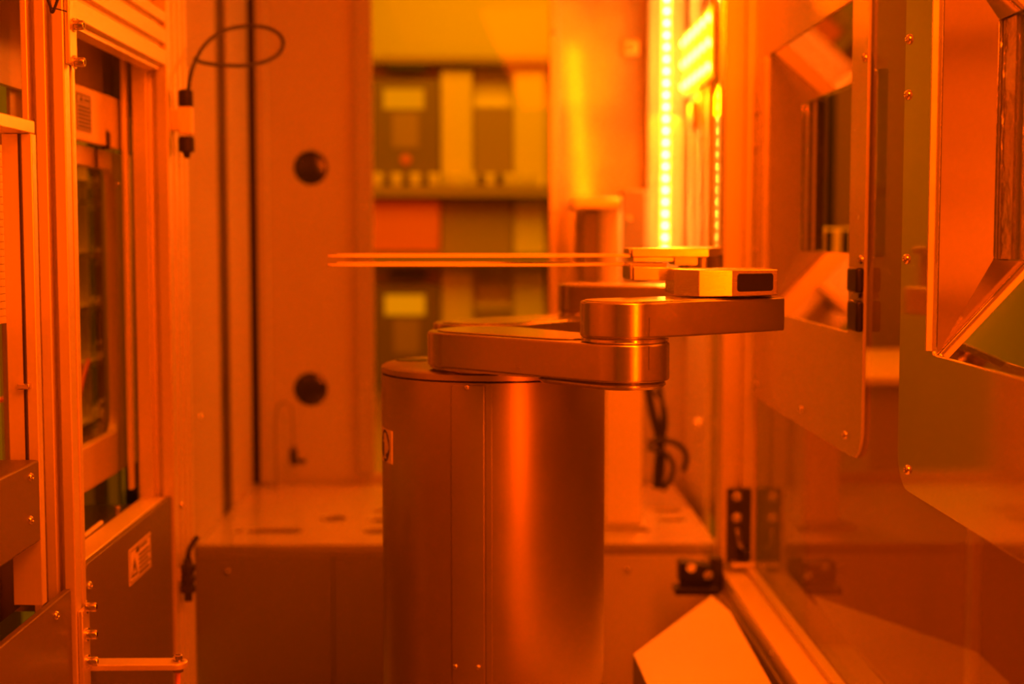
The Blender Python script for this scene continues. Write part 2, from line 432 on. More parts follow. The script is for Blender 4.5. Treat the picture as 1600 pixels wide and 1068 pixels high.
# recess of the load port ---------------------------------------------------
XR = -.53
pp = thing('port_cover_plate', 'pale cover plate with a printed instruction label inside the load port', 'plate', (XR, 1.95, 1.47))
ya, yb_ = at(108, 200, X=XR).y, at(206, 200, X=XR).y
zt, zbm = at(116, 129, X=XR).z, at(118, 217, X=XR).z
nt_y = at(169, 220, X=XR).y
obj('plate', MB().box(XR - .01, XR, ya, yb_, zbm, zt), 'panel_light', pp, bevel=.002, cut=MB().box(XR - .02, XR + .02, nt_y - .009, nt_y + .009, zbm - .01, zbm + .022))
obj('notch_shade', MB().box(XR - .009, XR + .002, nt_y - .007, nt_y + .007, zbm - .004, zbm + .02), 'black', pp, bevel=.001)  # black block standing in for the shade inside the notch
obj('notch_shade', MB().box(XR - .012, XR - .010, nt_y - .022, nt_y - .014, zbm - .03, zbm - .003), 'dark', pp)  # dark strip standing in for the shaded gap below the notch
cc = at(130, 176, X=XR)
sticker(pp, XR, cc, .068, .05, 'label_dim', 6, False)
hd = thing('port_header_panel', 'recessed header panel above the pale cover plate of the load port', 'panel', (XR, 1.9, 1.56))
obj('face', MB().box(XR - .04, XR - .03, 1.6, y2 + .12, zt - .02, zb0 + .1), 'panel', hd)
obj('side', MB().box(XR - .0295, XR + .012, yb_ + .012, yb_ + .02, zt - .02, zb0 + .08), 'panel', hd)
dp = thing('port_door_frame', 'door frame with rounded glazed window below the pale cover plate', 'door', (XR - .015, 1.9, .99))
z0d, z1d = 1.01, zbm - .002
oy0, oy1 = 1.62, at(196, 300, X=XR - .015).y
wy1 = at(180, 300, X=XR - .015).y
outer = rrect(oy0, oy1, z0d, z1d, .003, 8); inner = rrect(oy0 + .02, wy1, z0d + .06, at(118, 256, X=XR - .015).z, .03, 8)
obj('frame', MB().ring(outer, inner, XR - .03, XR - .015, 'x'), 'panel', dp, bevel=.002)
obj('glass', MB().prism(rrect(oy0 + .01, wy1 + .01, z0d + .05, at(118, 249, X=XR - .015).z, .03, 8), XR - .036, XR - .031, 'x'), 'foup', dp)
obj('edge_rail', MB().box(XR - .03, XR - .012, oy1 + .012, oy1 + .022, z0d, z1d), 'alu_bright', dp, bevel=.001)
screw(dp, at(183, 287, X=XR - .015), (1, 0, 0), r=.005)
# rack with shelf bars seen through the port window
rk = thing('wafer_rack', 'open rack of thin pale shelf bars behind the load port window', 'rack', (-.72, 1.95, .6))
for py in (285, 314, 398, 482, 572, 667):
    z = at(132, py, X=-.66).z
    obj('shelf_bar', MB().box(-.70, -.66, 2.05, 2.40, z - .006, z + .004), 'white_plastic', rk, bevel=.001)
ym = at(150, 400, X=-.655).y
obj('upright', MB().box(-.665, -.645, ym - .006, ym + .008, .9, 1.62), 'hammered_bar', rk)
for yy in (2.36, 2.48): obj('upright', MB().box(-.7, -.66, yy, yy + .03, .6, 1.7), 'alu', rk)
# crumpled tubing in the lower part of the window
tb = thing('air_tubing', 'loose clear tubing lying behind the lower end of the port window', 'tubing', (-.6, 2.0, 1.09))
for i in range(5):
    y0 = 1.80; pts = []
    for k in range(6):
        pts.append((-.585 - .012 * i + random.uniform(-.008, .008), y0 + .055 * k, 1.085 + .012 * i + .022 * k * k * .14 + random.uniform(-.012, .012)))
    obj('tube', MB().tube(pts, .0035), 'amber_tube', tb)
# dark tray on the port table
tr = thing('port_tray', 'dark glossy tray with a thin rod on the load port table', 'tray', (-.56, 1.8, zp - .02))
obj('plate', MB().box(-.66, -.506, y1 + .09, 1.98, zp - .012, zp - .002), 'tray', tr, bevel=.002)
p0, p1 = at(130, 838, Z=zp + .003), at(158, 816, Z=zp + .003)
obj('rod', MB().cyl(p0, p1, .003), 'alu', tr)
obj('knob', MB().cyl(at(182, 797, Z=zp - .002), at(182, 797, Z=zp - .002) + Vector((0, 0, .006)), .005), 'steel', tr)
struct('trim_1', MB().box(-.76, XL - .0455, y1 + .041, y2, zp - .05, zp - .0125), 'panel')
struct('wall_left_low', MB().box(-.78, -.74, y1 - .5, 2.2, ZF, zp - .013), 'panel_dark')

# sensor with looped cable -----------------------------------------------
SX = -.44
def sp(px, py, Y=2.06): return at(px, py, Y=Y)
sn = thing('cable_sensor', 'dark and clear plug connector with a looped black cable on the far post', 'sensor', sp(291, 190))
c_ = sp(291, 190)
def zz(py): return sp(291, py).z
obj('plug', MB().lathe([(0, .009), (.1, .0105), (.9, .0105), (1, .008)], (c_.x, 2.06, zz(167)), (c_.x, 2.06, zz(140)), 20), 'rubber', sn)
obj('clear_body', MB().box(c_.x - .009, c_.x + .009, 2.051, 2.069, zz(210), zz(167)), 'white_plastic', sn, bevel=.002)
obj('plug', MB().lathe([(0, .004), (.25, .006), (.3, .0115), (.9, .0115), (1, .009)], (c_.x, 2.06, zz(247)), (c_.x, 2.06, zz(213)), 20), 'rubber', sn)
obj('clip', MB().box(XL + .0003, c_.x - .008, 2.05, 2.07, zz(205), zz(172)), 'alu', sn, bevel=.001)
loop = [(294, 143, 2.06), (297, 118, 2.08), (306, 92, 2.15), (322, 66, 2.2), (350, 46, 2.25), (390, 39, 2.3), (425, 44, 2.34), (444, 60, 2.36), (440, 82, 2.36), (418, 96, 2.33), (385, 103, 2.28), (345, 102, 2.22), (315, 98, 2.18), (305, 92, 2.16)]
obj('cable', MB().tube([at(a, b, Y=c) for a, b, c in loop], .003), 'rubber', sn)
# lower connector
cn = thing('banded_connector', 'dark banded plug connector on the far post beside the deck edge', 'connector', sp(294, 940, 2.06))
c_ = sp(294, 900, 2.06)
def zz(py): return sp(294, py, 2.06).z
cl = [(938, .006), (925, .006), (924, .011), (914, .011), (913, .0085), (908, .0085), (907, .011), (899, .011), (898, .0085), (892, .0085), (891, .011), (882, .011), (881, .007), (872, .006)]
za, zb2 = zz(938), zz(872)
obj('body', MB().lathe([((zz(p) - za) / (zb2 - za), r) for p, r in cl], (c_.x, 2.06, za), (c_.x, 2.06, zb2), 20), 'dark', cn)
obj('clip', MB().box(XL + .0003, c_.x - .009, 2.05, 2.07, zz(905), zz(885)), 'alu', cn)
obj('cable', MB().tube([(c_.x, 2.06, zb2 - .002), (c_.x + .001, 2.06, zz(862)), (c_.x + .004, 2.07, zz(852)), (c_.x + .010, 2.08, zz(843))], .004), 'rubber', cn)

# shelf arm low on the near post
zs = at(200, 1028, Y=1.60).z
xa, xb = at(133, 1030, Y=1.60).x, at(296, 1030, Y=1.60).x
sh = thing('support_arm', 'flat metal arm with a bolted rounded end sticking out of the near post', 'arm', (xa, 1.6, zs))
obj('bar', MB().prism(rrect(XL + .0005, xb, 1.575, 1.602, (.001, .0125, .0125, .001), 8), zs - .007, zs, 'z'), 'alu', sh, bevel=.001)
px_ = at(278, 1028, Y=1.588).x
obj('bolt', bolt_mb((px_, 1.588, zs), (0, 0, 1), .0052, .006), 'steel', sh)
obj('nut', MB().cyl((px_, 1.588, zs - .012), (px_, 1.588, zs - .0072), .006, n=6), 'steel', sh)
obj('rod', MB().tube([(px_, 1.588, zs - .012), (px_ - .001, 1.588, zs - .03), (px_ - .004, 1.588, zs - .06)], .003), 'amber_tube', sh)

# ================================================================== near load port at the picture's edge
nb = thing('guide_frame', 'flat metal guide frame with two thin rods in front of the near post', 'frame', (XL - .02, 1.38, .9))
zg = at(60, 190, X=XL).z
yf = yl(60); zgb = at(44, 975, X=XL - .004).z + .01
obj('top_bar', MB().box(XL - .03, XL - .001, 1.0, yf, zg - .013, zg), 'alu', nb, bevel=.001)
obj('side_bar', MB().box(XL - .03, XL, yf - .014, yf, zgb, zg - .0135), 'alu', nb, bevel=.001)
for px in (35.5, 43):
    q = at(px, 400, X=XL - .012)
    obj('rod', MB().cyl((q.x, q.y, at(px, 728, X=XL - .012).z), (q.x, q.y, zg - .014), .0022, n=12), 'dark', nb)
q = at(39, 228, X=XL - .012)
obj('clamp', MB().box(q.x - .006, q.x + .006, q.y - .007, q.y + .012, q.z - .006, q.z + .006), 'dark', nb, bevel=.001)
q = at(39, 603, X=XL - .012)
obj('clamp', MB().box(q.x - .006, q.x + .006, q.y - .006, q.y + .011, q.z - .003, q.z + .003), 'steel', nb, bevel=.001)
zbk = at(25, 726, X=XL - .012).z
obj('base_block', MB().box(XL - .05, XL, yl(-60), yf - .015, at(25, 870, X=XL).z, zbk), 'panel_mid', nb, bevel=.002)
for py in (745, 812): screw(nb, at(47, py, X=XL), (1, 0, 0), r=.0045)
bp = thing('side_cover', 'bright ribbed cover behind the guide frame rods', 'cover', (-.53, 1.3, 1.2))
mbp = MB(); zlo, zhi = at(5, 505, X=-.53).z, at(5, 226, X=-.53).z
nr = 24
for i in range(nr):
    a = zlo + (zhi - zlo) * i / nr; b_ = zlo + (zhi - zlo) * (i + .93) / nr
    mbp.box(-.54, -.53, 1.1, at(14, 400, X=-.53).y, a, b_)
mbp.box(-.545, -.5405, 1.1, at(14, 400, X=-.53).y, zlo, zhi)
obj('ribs', mbp, 'panel_light', bp)
pl = struct('wall_left_near', MB().box(-.60, -.58, .2, 1.62, .5, 2.26), 'panel')
obj('dark_strip', MB().box(-.579, -.575, at(14, 100, X=-.575).y, at(36, 100, X=-.575).y, 1.0, 2.2), 'panel_dark', pl)
npn = thing('apron_panel', 'sheet metal front panel with one screw before the near post', 'panel', (XL, 1.35, ZF))
zq = at(44, 975, X=XL - .004).z
obj('face', MB().box(XL - .012, XL - .004, .8, y1 - .004, ZF, zq), 'panel_mid', npn, bevel=.0015)
obj('inner_plate', MB().box(-.57, -.52, .8, y1 - .004, zq - .02, zq + .09), 'dark', npn)
screw(npn, at(87, 961, X=XL - .004), (1, 0, 0), r=.005)
ct = thing('hanging_cable', 'thin black cable hanging into view above the near post', 'cable', at(80, 0, Y=1.5))
obj('cable', MB().tube([at(60, -30, Y=1.5), at(78, 4, Y=1.5), at(81, 24, Y=1.5), at(88, 6, Y=1.5), at(100, -30, Y=1.5)], .0015), 'rubber', ct)
obj('cable_tie', MB().tube([at(79, 12, Y=1.499), at(90, 14, Y=1.5), at(104, 18, Y=1.51)], .0007), 'rubber', ct)

# ================================================================== DECK
zd = at(700, 850, Y=2.6).z
YD = 2.6
dk = thing('deck_plate', 'pale deck plate with dark slots in front of the back wall', 'deck', (-.1, 2.9, zd))
ct_ = MB()
def slot(p0, p1, py, w=.010):
    a, b = at(p0, py, Z=zd), at(p1, py, Z=zd)
    ct_.prism(rrect(a.x, b.x, a.y - w / 2, a.y + w / 2, w * .45), zd - .03, zd + .03, 'z')
slot(383, 472, 829, .046); slot(566, 640, 829, .05); slot(575, 650, 812, .05); slot(583, 650, 797, .05)
slot(1020, 1063, 797, .045); slot(1028, 1071, 811, .04); slot(996, 1017, 828, .025)
for (px, py, r, k) in ((520, 809, .028, 1.1), (371, 829, .011, 1.6)):
    c = at(px, py, Z=zd); ct_.prism([(c.x + r * cos(2 * pi * i / 28), c.y + r * k * sin(2 * pi * i / 28)) for i in range(28)], zd - .03, zd + .03, 'z')
xd1 = at(1120, 850, Y=YD).x
obj('plate', MB().box(-.552, xd1, YD, YB - .014, zd - .012, zd), 'sheet', dk, cut=ct_, bevel=.001)
obj('edge_strip', MB().box(-.552, xd1, YD + .003, YD + .02, zd - .022, zd - .0125), 'panel', dk)
obj('under_tray', MB().box(-.552, xd1, YD + .021, YB - .014, zd - .09, zd - .085), 'dark', dk)
cf = thing('deck_cabinet', 'sheet metal cabinet front below the slotted deck plate', 'cabinet', (-.1, 2.62, ZF))
xm = at(520, 900, Y=YD).x
obj('front_panel', MB().box(-.56, xm - .0008, YD + .002, YD + .02, ZF, zd - .0225), 'panel_front', cf, bevel=.0015)
obj('front_panel', MB().box(xm + .0008, .0092, YD + .002, YD + .02, ZF, zd - .0225), 'panel_front', cf, bevel=.0015)
obj('front_panel', MB().box(.0108, xd1 + .02, YD + .002, YD + .02, ZF, zd - .0225), 'panel_light', cf, bevel=.0015)  # paler than its neighbours: light beside the robot's shadow put into the colour
for px, py in ((355, 893), (980, 890)): screw(cf, at(px, py, Y=YD + .002), (0, -1, 0), r=.006)

# hook shaped tube at the back
hk = thing('hook_tube', 'thin hook shaped tube with a fitting standing on the deck by the back wall', 'tube', at(433, 765, Y=3.16))
obj('tube', MB().tube([at(433, 764, Y=3.16), at(431, 700, Y=3.16), at(430, 655, Y=3.16), at(434, 634, Y=3.16), at(446, 625, Y=3.16), at(457, 636, Y=3.16), at(459, 670, Y=3.16), at(459, 700, Y=3.16)], .0035), 'panel_dark', hk)
q = at(459, 712, Y=3.16)
obj('fitting', MB().lathe([(0, .006), (.3, .010), (.7, .010), (1, .005)], (q.x, q.y, q.z - .022), (q.x, q.y, q.z + .022), 16), 'dark', hk)
obj('side_port', MB().cyl((q.x, q.y, q.z - .012), (q.x + .026, q.y, q.z - .012), .006), 'dark', hk)

# pillar and cables on the deck
pc = thing('deck_pillar', 'square metal pillar standing on the deck behind the robot column', 'pillar', (.25, 2.78, zd))
xa, xb = at(946, 700, Y=2.74).x, at(1003, 700, Y=2.74).x
obj('body', MB().box(xa, xb, 2.74, 2.82, zd + .008, 1.19), 'white_plastic', pc, bevel=.003)
obj('base_plate', MB().box(xa - .03, xb + .008, 2.722, 2.84, zd + .0005, zd + .0075), 'panel', pc, bevel=.001)
cb = thing('cable_bundle', 'bundle of dark looped cables beside the metal pillar on the deck', 'cables', at(1030, 770, Y=3.0))
def cable(pts, r, Y=3.0): obj('cable', MB().tube([at(a, b, Y=Y + c) for a, b, c in pts], r), 'rubber', cb)
cable([(1012, 600, .04), (1018, 640, .02), (1030, 680, 0), (1034, 720, 0), (1028, 762, 0)], .010)
cable([(1030, 600, .04), (1037, 640, .02), (1034, 670, 0), (1026, 720, 0), (1024, 762, 0)], .006)
cable([(1012, 692, -.02), (1035, 686, -.02), (1062, 693, -.02), (1075, 712, -.02), (1068, 735, -.01)], .006)
cable([(1012, 700, -.03), (1040, 706, -.03), (1054, 725, -.03), (1048, 748, -.02), (1036, 764, 0)], .0055)
cable([(1022, 610, .0), (1038, 630, -.01), (1042, 660, -.02), (1036, 690, -.02)], .004)
kb = thing('wall_fitting', 'small pale round fitting with thin stem on the wall beside the cable bundle', 'fitting', at(1094, 663, X=.43))
q = at(1094, 663, X=.43)
obj('cap', MB().lathe([(0, .014), (.6, .014), (1, .010), (1, 0)], q, q + Vector((-.012, 0, 0)), 20), 'white_plastic', kb)
obj('stem', MB().cyl(q + Vector((-.004, 0, -.014)), q + Vector((-.004, 0, -.04)), .003), 'alu', kb)

# actuator on the back wall
av = thing('vertical_actuator', 'box shaped actuator with bright cylinder and flat cap on the back panel', 'actuator', at(935, 440, Y=3.1))
def ax_(px): return at(px, 370, Y=3.1).x
def az_(py): return at(935, py, Y=3.1).z
obj('cap', MB().box(ax_(894), ax_(968), 3.06, 3.235, az_(326), az_(310)), 'alu_bright', av, bevel=.003)
obj('body', MB().box(ax_(912), ax_(938), 3.12, 3.22, az_(440), az_(327)), 'panel_dark', av, bevel=.002)
obj('cylinder', MB().cyl((ax_(954), 3.1, az_(440)), (ax_(954), 3.1, az_(328)), .0235, n=28), 'white_plastic', av)
obj('foot', MB().box(ax_(908), ax_(975), 3.06, 3.235, az_(456), az_(441)), 'panel_dark', av, bevel=.002)
jb = thing('junction_box', 'dark box on the back panel between the actuator and the light strip', 'box', at(990, 400, Y=3.2))
obj('housing', MB().box(at(972, 400, Y=3.18).x, at(1009, 400, Y=3.18).x, 3.18, 3.249, at(985, 440, Y=3.18).z, at(985, 297, Y=3.18).z), 'panel_dark', jb, bevel=.003)
screw(jb, at(983, 342, Y=3.18), r=.006)
sb = thing('small_bracket', 'small square bracket with one screw high on the back panel', 'bracket', at(986, 75, Y=3.235))
q0, q1 = at(975, 87, Y=3.235), at(1000, 62, Y=3.235)
obj('plate', MB().box(q0.x, q1.x, 3.235, 3.2495, q0.z, q1.z), 'alu_bright', sb, bevel=.002)
screw(sb, ((q0.x + q1.x) / 2 - .004, 3.235, (q0.z + q1.z) / 2), r=.007)

# ================================================================== LED strip, LED panel
YLd = 3.19
ls = thing('led_light_strip', 'glowing vertical strip of round white LEDs in the back corner', 'light strip', at(1040, 390, Y=YLd))
lx = at(1040, 300, Y=YLd).x
lz0 = at(1040, 389, Y=YLd).z
obj('housing', MB().prism([(at(1011, 300, Y=3.2).x, 3.2), (at(1070, 300, Y=3.2).x, 3.2), (at(1070, 300, Y=3.2).x, 3.249), (at(1011, 300, Y=3.2).x, 3.249)], lz0 - .1, 2.2, 'z'), 'panel', ls, bevel=.002)
obj('tape', MB().box(lx - .011, lx + .011, 3.196, 3.1995, lz0 - .012, 2.19), 'led_halo_tape', ls)
sp_ = .0263; i = 0
while lz0 + i * sp_ < 2.0:
    z = lz0 + i * sp_
    obj('led', MB().lathe([(0, .0042), (.5, .0042), (.85, .0028), (1, .0)], (lx, 3.196, z), (lx, 3.183, z), 14), 'led', ls)
    i += 1
area('led_glow', (lx, 3.15, 1.66), (lx - .12, 2.55, .9), .04, .6, 16.0, AMBER)
XP = .425
lpn = thing('led_array', 'square glowing LED panel on the side wall beside the vertical light strip', 'light panel', at(1090, 100, X=XP))
ya_, yb2 = at(1066, 100, X=XP).y, at(1114, 100, X=XP).y
zA, zB = at(1066, 155, X=XP).z, at(1066, 56, X=XP).z
obj('housing', MB().box(XP, XP + .012, yb2, ya_, zA, zB), 'panel_light', lpn, bevel=.002)
obj('diffuser', MB().box(XP - .003, XP - .0005, yb2 + .006, ya_ - .006, zA + .006, zB - .006), 'led_panel_face', lpn)
for r_ in range(3):
    for c_i in range(6):
        y = yb2 + (ya_ - yb2) * (c_i + .5) / 6; z = zA + (zB - zA) * (r_ + .5) / 3
        obj('led', MB().lathe([(0, .008), (.6, .007), (1, 0)], (XP - .003, y, z), (XP - .009, y, z), 12), 'led_far', lpn)
# solid far part of the side wall, lit by the strip
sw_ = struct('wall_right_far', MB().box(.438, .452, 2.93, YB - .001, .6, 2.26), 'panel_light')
obj('groove_strip', MB().box(.432, .4375, at(1096, 300, X=.435).y, at(1088, 300, X=.435).y, 1.3, 2.2), 'panel', sw_)
bk = thing('cable_gland', 'small dark gland with cable below the glowing LED panel', 'gland', at(1090, 185, X=.43))
q = at(1090, 182, X=.437)
obj('body', MB().box(.42, .437, q.y - .03, q.y + .03, q.z - .03, q.z + .03), 'panel_dark', bk, bevel=.004)
obj('cable', MB().tube([(.428, q.y, q.z - .03), (.428, q.y, q.z - .1), (.43, q.y, 1.32)], .004), 'amber_tube', bk)

# ================================================================== RIGHT: post, rail, pane, ports
XRW = .389
YP = 2.41
rpost = thing('profile_post', 'slotted aluminium profile post carrying the bolted hinge beside the clear side pane', 'frame post', (.42, YP, .787), 'aluminium profile posts of the chamber')
obj('profile', MB().prism(profile(.06, .06, (.03,), (.03,), .01, .012), .79, 2.26, 'z', (XRW, YP, 0)), 'alu', rpost, bevel=.0012)
rl = thing('profile_rail', 'low aluminium rail along the bottom of the clear side pane', 'rail', (.42, 1.4, .73))
zr = at(1129, 893, Y=2.39).z
obj('profile', MB().prism(profile(.06, .06, (), (.03,), .008, .01), .2, YP + .06, 'y', (XRW, 0, zr - .06)), 'rail', rl, bevel=.003)
obj('bead', MB().box(.428, .4445, .2, YP - .002, zr + .0005, zr + .008), 'alu', rl, bevel=.002)
struct('wall_right_low', MB().box(.396, .44, .2, 2.6, ZF, zr - .061), 'panel_dark')
# the clear side pane with cut-outs behind the two ports
ports = ((1.76, 2.29), (1.417 - .53, 1.417))
zo0, zo1 = 1.232, 1.64
cutp = MB()
for a, b in ports: cutp.box(.40, .5, a - .01, b + .01, zo0 - .01, zo1 + .01)
pn = struct('window_2', MB().box(.445, .450, .2, 2.405, zr + .001, 2.25), 'pane', cut=cutp)
struct('window_3', MB().box(.445, .450, 2.475, 2.925, zr + .001, 2.25), 'pane')
sc_ = screw
def port(a, b, label):
    t = thing('transfer_port', label, 'port', (.442, (a + b) / 2, 1.09), 'polished transfer ports in the side pane')
    n0, n1 = a - .074 if a > 1.5 else a - .1, b + .115
    zl = at(1304, 697, X=.44).z
    obj('plate', MB().ring(rrect(n0, n1, zl, 2.2, (.04, .04, .002, .002), 8), rrect(a, b, zo0, zo1, .004, 8), .4395, .4435, 'x'), 'sheet' if a > 1.5 else 'mirror', t, bevel=.0008)
    # tapered hood: four mitred sheets from the opening back to the inner slot
    xi, xo = .482, .4445
    ia, ib, iz0, iz1 = a + .05, b - .047, 1.328, 1.557
    O = {'ll': (xo, b, zo0), 'ul': (xo, b, zo1), 'lr': (xo, a, zo0), 'ur': (xo, a, zo1)}
    I = {'ll': (xi, ib, iz0), 'ul': (xi, ib, iz1), 'lr': (xi, ia, iz0), 'ur': (xi, ia, iz1)}
    def sheet(nm, m, *pts):
        c = sum((Vector(p) for p in pts), Vector()) / len(pts)
        n = (Vector(pts[1]) - Vector(pts[0])).cross(Vector(pts[2]) - Vector(pts[0])).normalized()
        if n.x > 0: n = -n
        obj(nm, MB().slab(pts, .0015, n), m, t)
    sheet('hood_sheet', 'sheet' if a > 1.5 else 'polish', O['ll'], I['ll'], I['ul'], O['ul'])
    sheet('hood_sheet', 'mirror_clear', O['ll'], O['lr'], I['lr'], I['ll'])
    sheet('hood_sheet', 'mirror_clear', O['ul'], I['ul'], I['ur'], O['ur'])
    sheet('hood_sheet', 'polish', O['lr'], O['ur'], I['ur'], I['lr'])
    obj('edge_lip', MB().box(.4335, .4393, b + .0005, b + .004, zo0 + .004, zo1 - .004), 'alu_bright', t)
    # slot walls behind with added bars shaped as LED reflection streaks
    m = MB(); m.ring([(ia - .004, iz0 - .004), (ib + .004, iz0 - .004), (ib + .004, iz1 + .004), (ia - .004, iz1 + .004)], [(ia, iz0), (ib, iz0), (ib, iz1), (ia, iz1)], xi + .002, .497, 'x')
    obj('slot_wall', m, 'hammered_bar', t)
    for k, (dy, wd, dx) in enumerate(((.002, .034, .004), (.042, .006, .010), (.053, .022, .007))):
        obj('upright', MB().box(xi + dx, xi + dx + .012, ib - dy - wd, ib - dy, iz0 + .001, iz1 - .001), 'hammered_bar', t)
    for (y, z) in ((n0 + .012 if a > 1.5 else n0 + .02, at(1347, 93, X=.44).z), (n0 + .012, at(1345, 405, X=.44).z), (n0 + .075, at(1307, 671, X=.44).z), (n0 + .33, at(1240, 632, X=.44).z), (n1 - .014, 1.5), (n1 - .014, at(1425, 60, X=.44).z), (n1 - .02, at(1425, 405, X=.44).z), (n1 - .04, at(1187, 603, X=.44).z)):
        screw(t, (.4395, y, z), (-1, 0, 0), r=.0055)
    return t
pt1 = port(*ports[0], 'polished port frame with rounded corner and tapered slot nearer the back wall')
pt2 = port(*ports[1], 'polished port frame with bright edged tapered slot nearest the camera')
# sensor bracket hanging between the ports
sbk = thing('slot_sensor', 'black sensor block with rounded covers at the near edge of the far port', 'sensor', at(1340, 500, X=.435))
qa, qb = at(1328, 515, X=.436), at(1345, 405, X=.436)
for (pa, pb) in ((418, 455), (470, 515)):
    a0, a1 = at(1330, pb, X=.436), at(1346, pa, X=.436)
    obj('cover', MB().box(.43, .4394, a1.y, a0.y, a0.z, a1.z), 'black', sbk, bevel=.003)
obj('arm', MB().cyl(at(1337, 462, X=.436), at(1341, 462, X=.436) + Vector((-.004, 0, 0)), .004), 'steel', sbk)

# hinge and latch
hg = thing('bolted_hinge', 'dark hinge plate with two shiny bolts on the foot of the slotted post', 'hinge', at(1157, 880, Y=YP))
q0, q1 = at(1135, 880, Y=YP - .004), at(1174, 762, Y=YP - .004)
obj('plate', MB().prism(rrect(q0.x, q1.x, q0.z, q1.z, .004), YP - .008, YP - .0005, 'y'), 'dark', hg, bevel=.001)
for py in (775, 808): obj('bolt', bolt_mb(at(1151, py, Y=YP - .008), (0, -1, 0), .006, .008), 'steel', hg)
obj('lever', MB().tube([at(1153, 825, Y=YP - .014), at(1155, 845, Y=YP - .02), at(1162, 862, Y=YP - .014)], .005), 'steel', hg)
q = at(1165, 862, Y=YP - .018)
obj('block', MB().box(q.x - .012, q.x + .008, YP - .024, YP - .0085, q.z - .012, q.z + .006), 'black', hg, bevel=.002)
obj('foot', MB().box(q0.x + .004, q1.x + .004, YP - .03, YP - .0085, q0.z - .002, q0.z + .006), 'alu_bright', hg, bevel=.001)
la = thing('door_latch', 'black latch block with bolts and a flat tongue at the end of the low rail', 'latch', at(1100, 925, Y=2.36))
q0, q1 = at(1062, 912, Y=2.36), at(1112, 878, Y=2.36)
obj('block', MB().prism([(q0.x, q0.z), (q1.x, q0.z - .003), (q1.x, q1.z - .008), (q0.x + .006, q1.z), (q0.x, q1.z - .002)], 2.36, 2.40, 'y'), 'black', la, bevel=.002)
for px, py in ((1080, 886), (1107, 898)): obj('bolt', bolt_mb(at(px, py, Y=2.36), (0, -1, 0), .0055, .006), 'steel', la)
t0, t1 = at(1055, 930, Y=2.35), at(1125, 919, Y=2.35)
obj('tongue', MB().box(t0.x, t1.x, 2.35, 2.39, t0.z, t1.z), 'dark', la, bevel=.001)
obj('mount', MB().box(at(1112, 900, Y=2.37).x, XRW - .001, 2.372, 2.40, at(1112, 925, Y=2.37).z, at(1112, 872, Y=2.37).z), 'dark', la, bevel=.001)

# low cover box in front of the deck cabinet
zc = .757
P_ = [at(990, 1021, Z=zc), at(1112, 930, Z=zc), at(1141, 955, Z=zc), at(1220, 1095, Z=zc), Vector((.388, .5, zc)), Vector((.21, .5, zc)), at(1030, 1110, Z=zc)]
cv = thing('duct_cover', 'bright angular sheet metal cover beside the low rail', 'cover', (.29, 2.0, ZF))
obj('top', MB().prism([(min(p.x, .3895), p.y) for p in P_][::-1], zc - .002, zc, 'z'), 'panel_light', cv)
obj('side', MB().prism([(min(p.x, .3895) * .996, p.y) for p in P_][::-1], ZF, zc - .0025, 'z'), 'panel_dark', cv)  # darker than the top: shadow on the side put into the colour
skp = struct('trim_2', MB().box(.3905, .3955, .2, 2.58, ZF, zr - .0615), 'panel')
screw(skp, at(1207, 1020, X=.3905), (-1, 0, 0), r=.005)

# ================================================================== ROBOT
rb = thing('wafer_robot', 'two armed wafer handling robot on a round column with stacked thin blades', 'robot', (0, 1.7475, ZF))
CX, CY, CR = -.001, 1.7475, .1375
colm = obj('column', MB().lathe([(0, CR), (1, CR)], (CX, CY, ZF), (CX, CY, 1.184), 128), 'column', rb)
obj('lid', MB().lathe([(0, CR - .001), (.08, CR), (.75, CR), (1, CR - .004), (1, 0)], (CX, CY, 1.1855), (CX, CY, 1.195), 128), 'column', colm)
obj('lid_plug', MB().cyl((-.104, 1.79, 1.195), (-.104, 1.79, 1.1958), .02), 'dark', colm)
cs = obj('cover_strip', MB().curved(CX, CY, CR, R(-20.2), R(-4.3), ZF, 1.1815, .0022, 10), 'column', colm, bevel=.0006)
obj('cover_strip', MB().curved(CX, CY, CR, R(-3.6), R(-.6), ZF, 1.1835, .0012, 4), 'column', colm, bevel=.0005)
for (px, py) in ((733, 605), (715, 1041), (748, 1042)):
    d = ray(px, py); u = (px - 770.5) / 175; a = math.asin(u)
    p = Vector((CX + (CR + .0022) * sin(a), CY - (CR + .0022) * cos(a), 0)); p.z = at(px, py, Y=p.y).z
    screw(colm, p, (sin(a), -cos(a), 0), r=.0032)
# round sign on a white sticker
a0, a1 = R(-80), R(-61)
yl_ = CY - CR * cos(R(-68)); zA, zB = at(605, 722, Y=yl_).z, at(605, 671, Y=yl_).z
st = obj('sign_sticker', MB().curved(CX, CY, CR, a0, a1, zA, zB, .0008, 10), 'label', colm)
def on_cyl(a, z, r): return Vector((CX + r * sin(a), CY - r * cos(a), z))
def decal(poly, r0, th):
    """poly in (angle offset scaled to metres, z)"""
    m = MB(); am = (a0 + a1) / 2; zm = (zA + zB) / 2
    A = [m.bm.verts.new(on_cyl(am + u / CR, zm + v, r0)) for u, v in poly]; B = [m.bm.verts.new(on_cyl(am + u / CR, zm + v, r0 + th)) for u, v in poly]
    n = len(poly); m.face(A[::-1]); m.face(B)
    for i in range(n): m.face([A[i], A[(i + 1) % n], B[(i + 1) % n], B[i]])
    return m
hw = (a1 - a0) / 2 * CR
obj('sign_disc', decal([(.0165 * cos(2 * pi * i / 40) , .0195 * sin(2 * pi * i / 40)) for i in range(40)], CR + .0008, .0003), 'ink', st)
gl_ = MB()
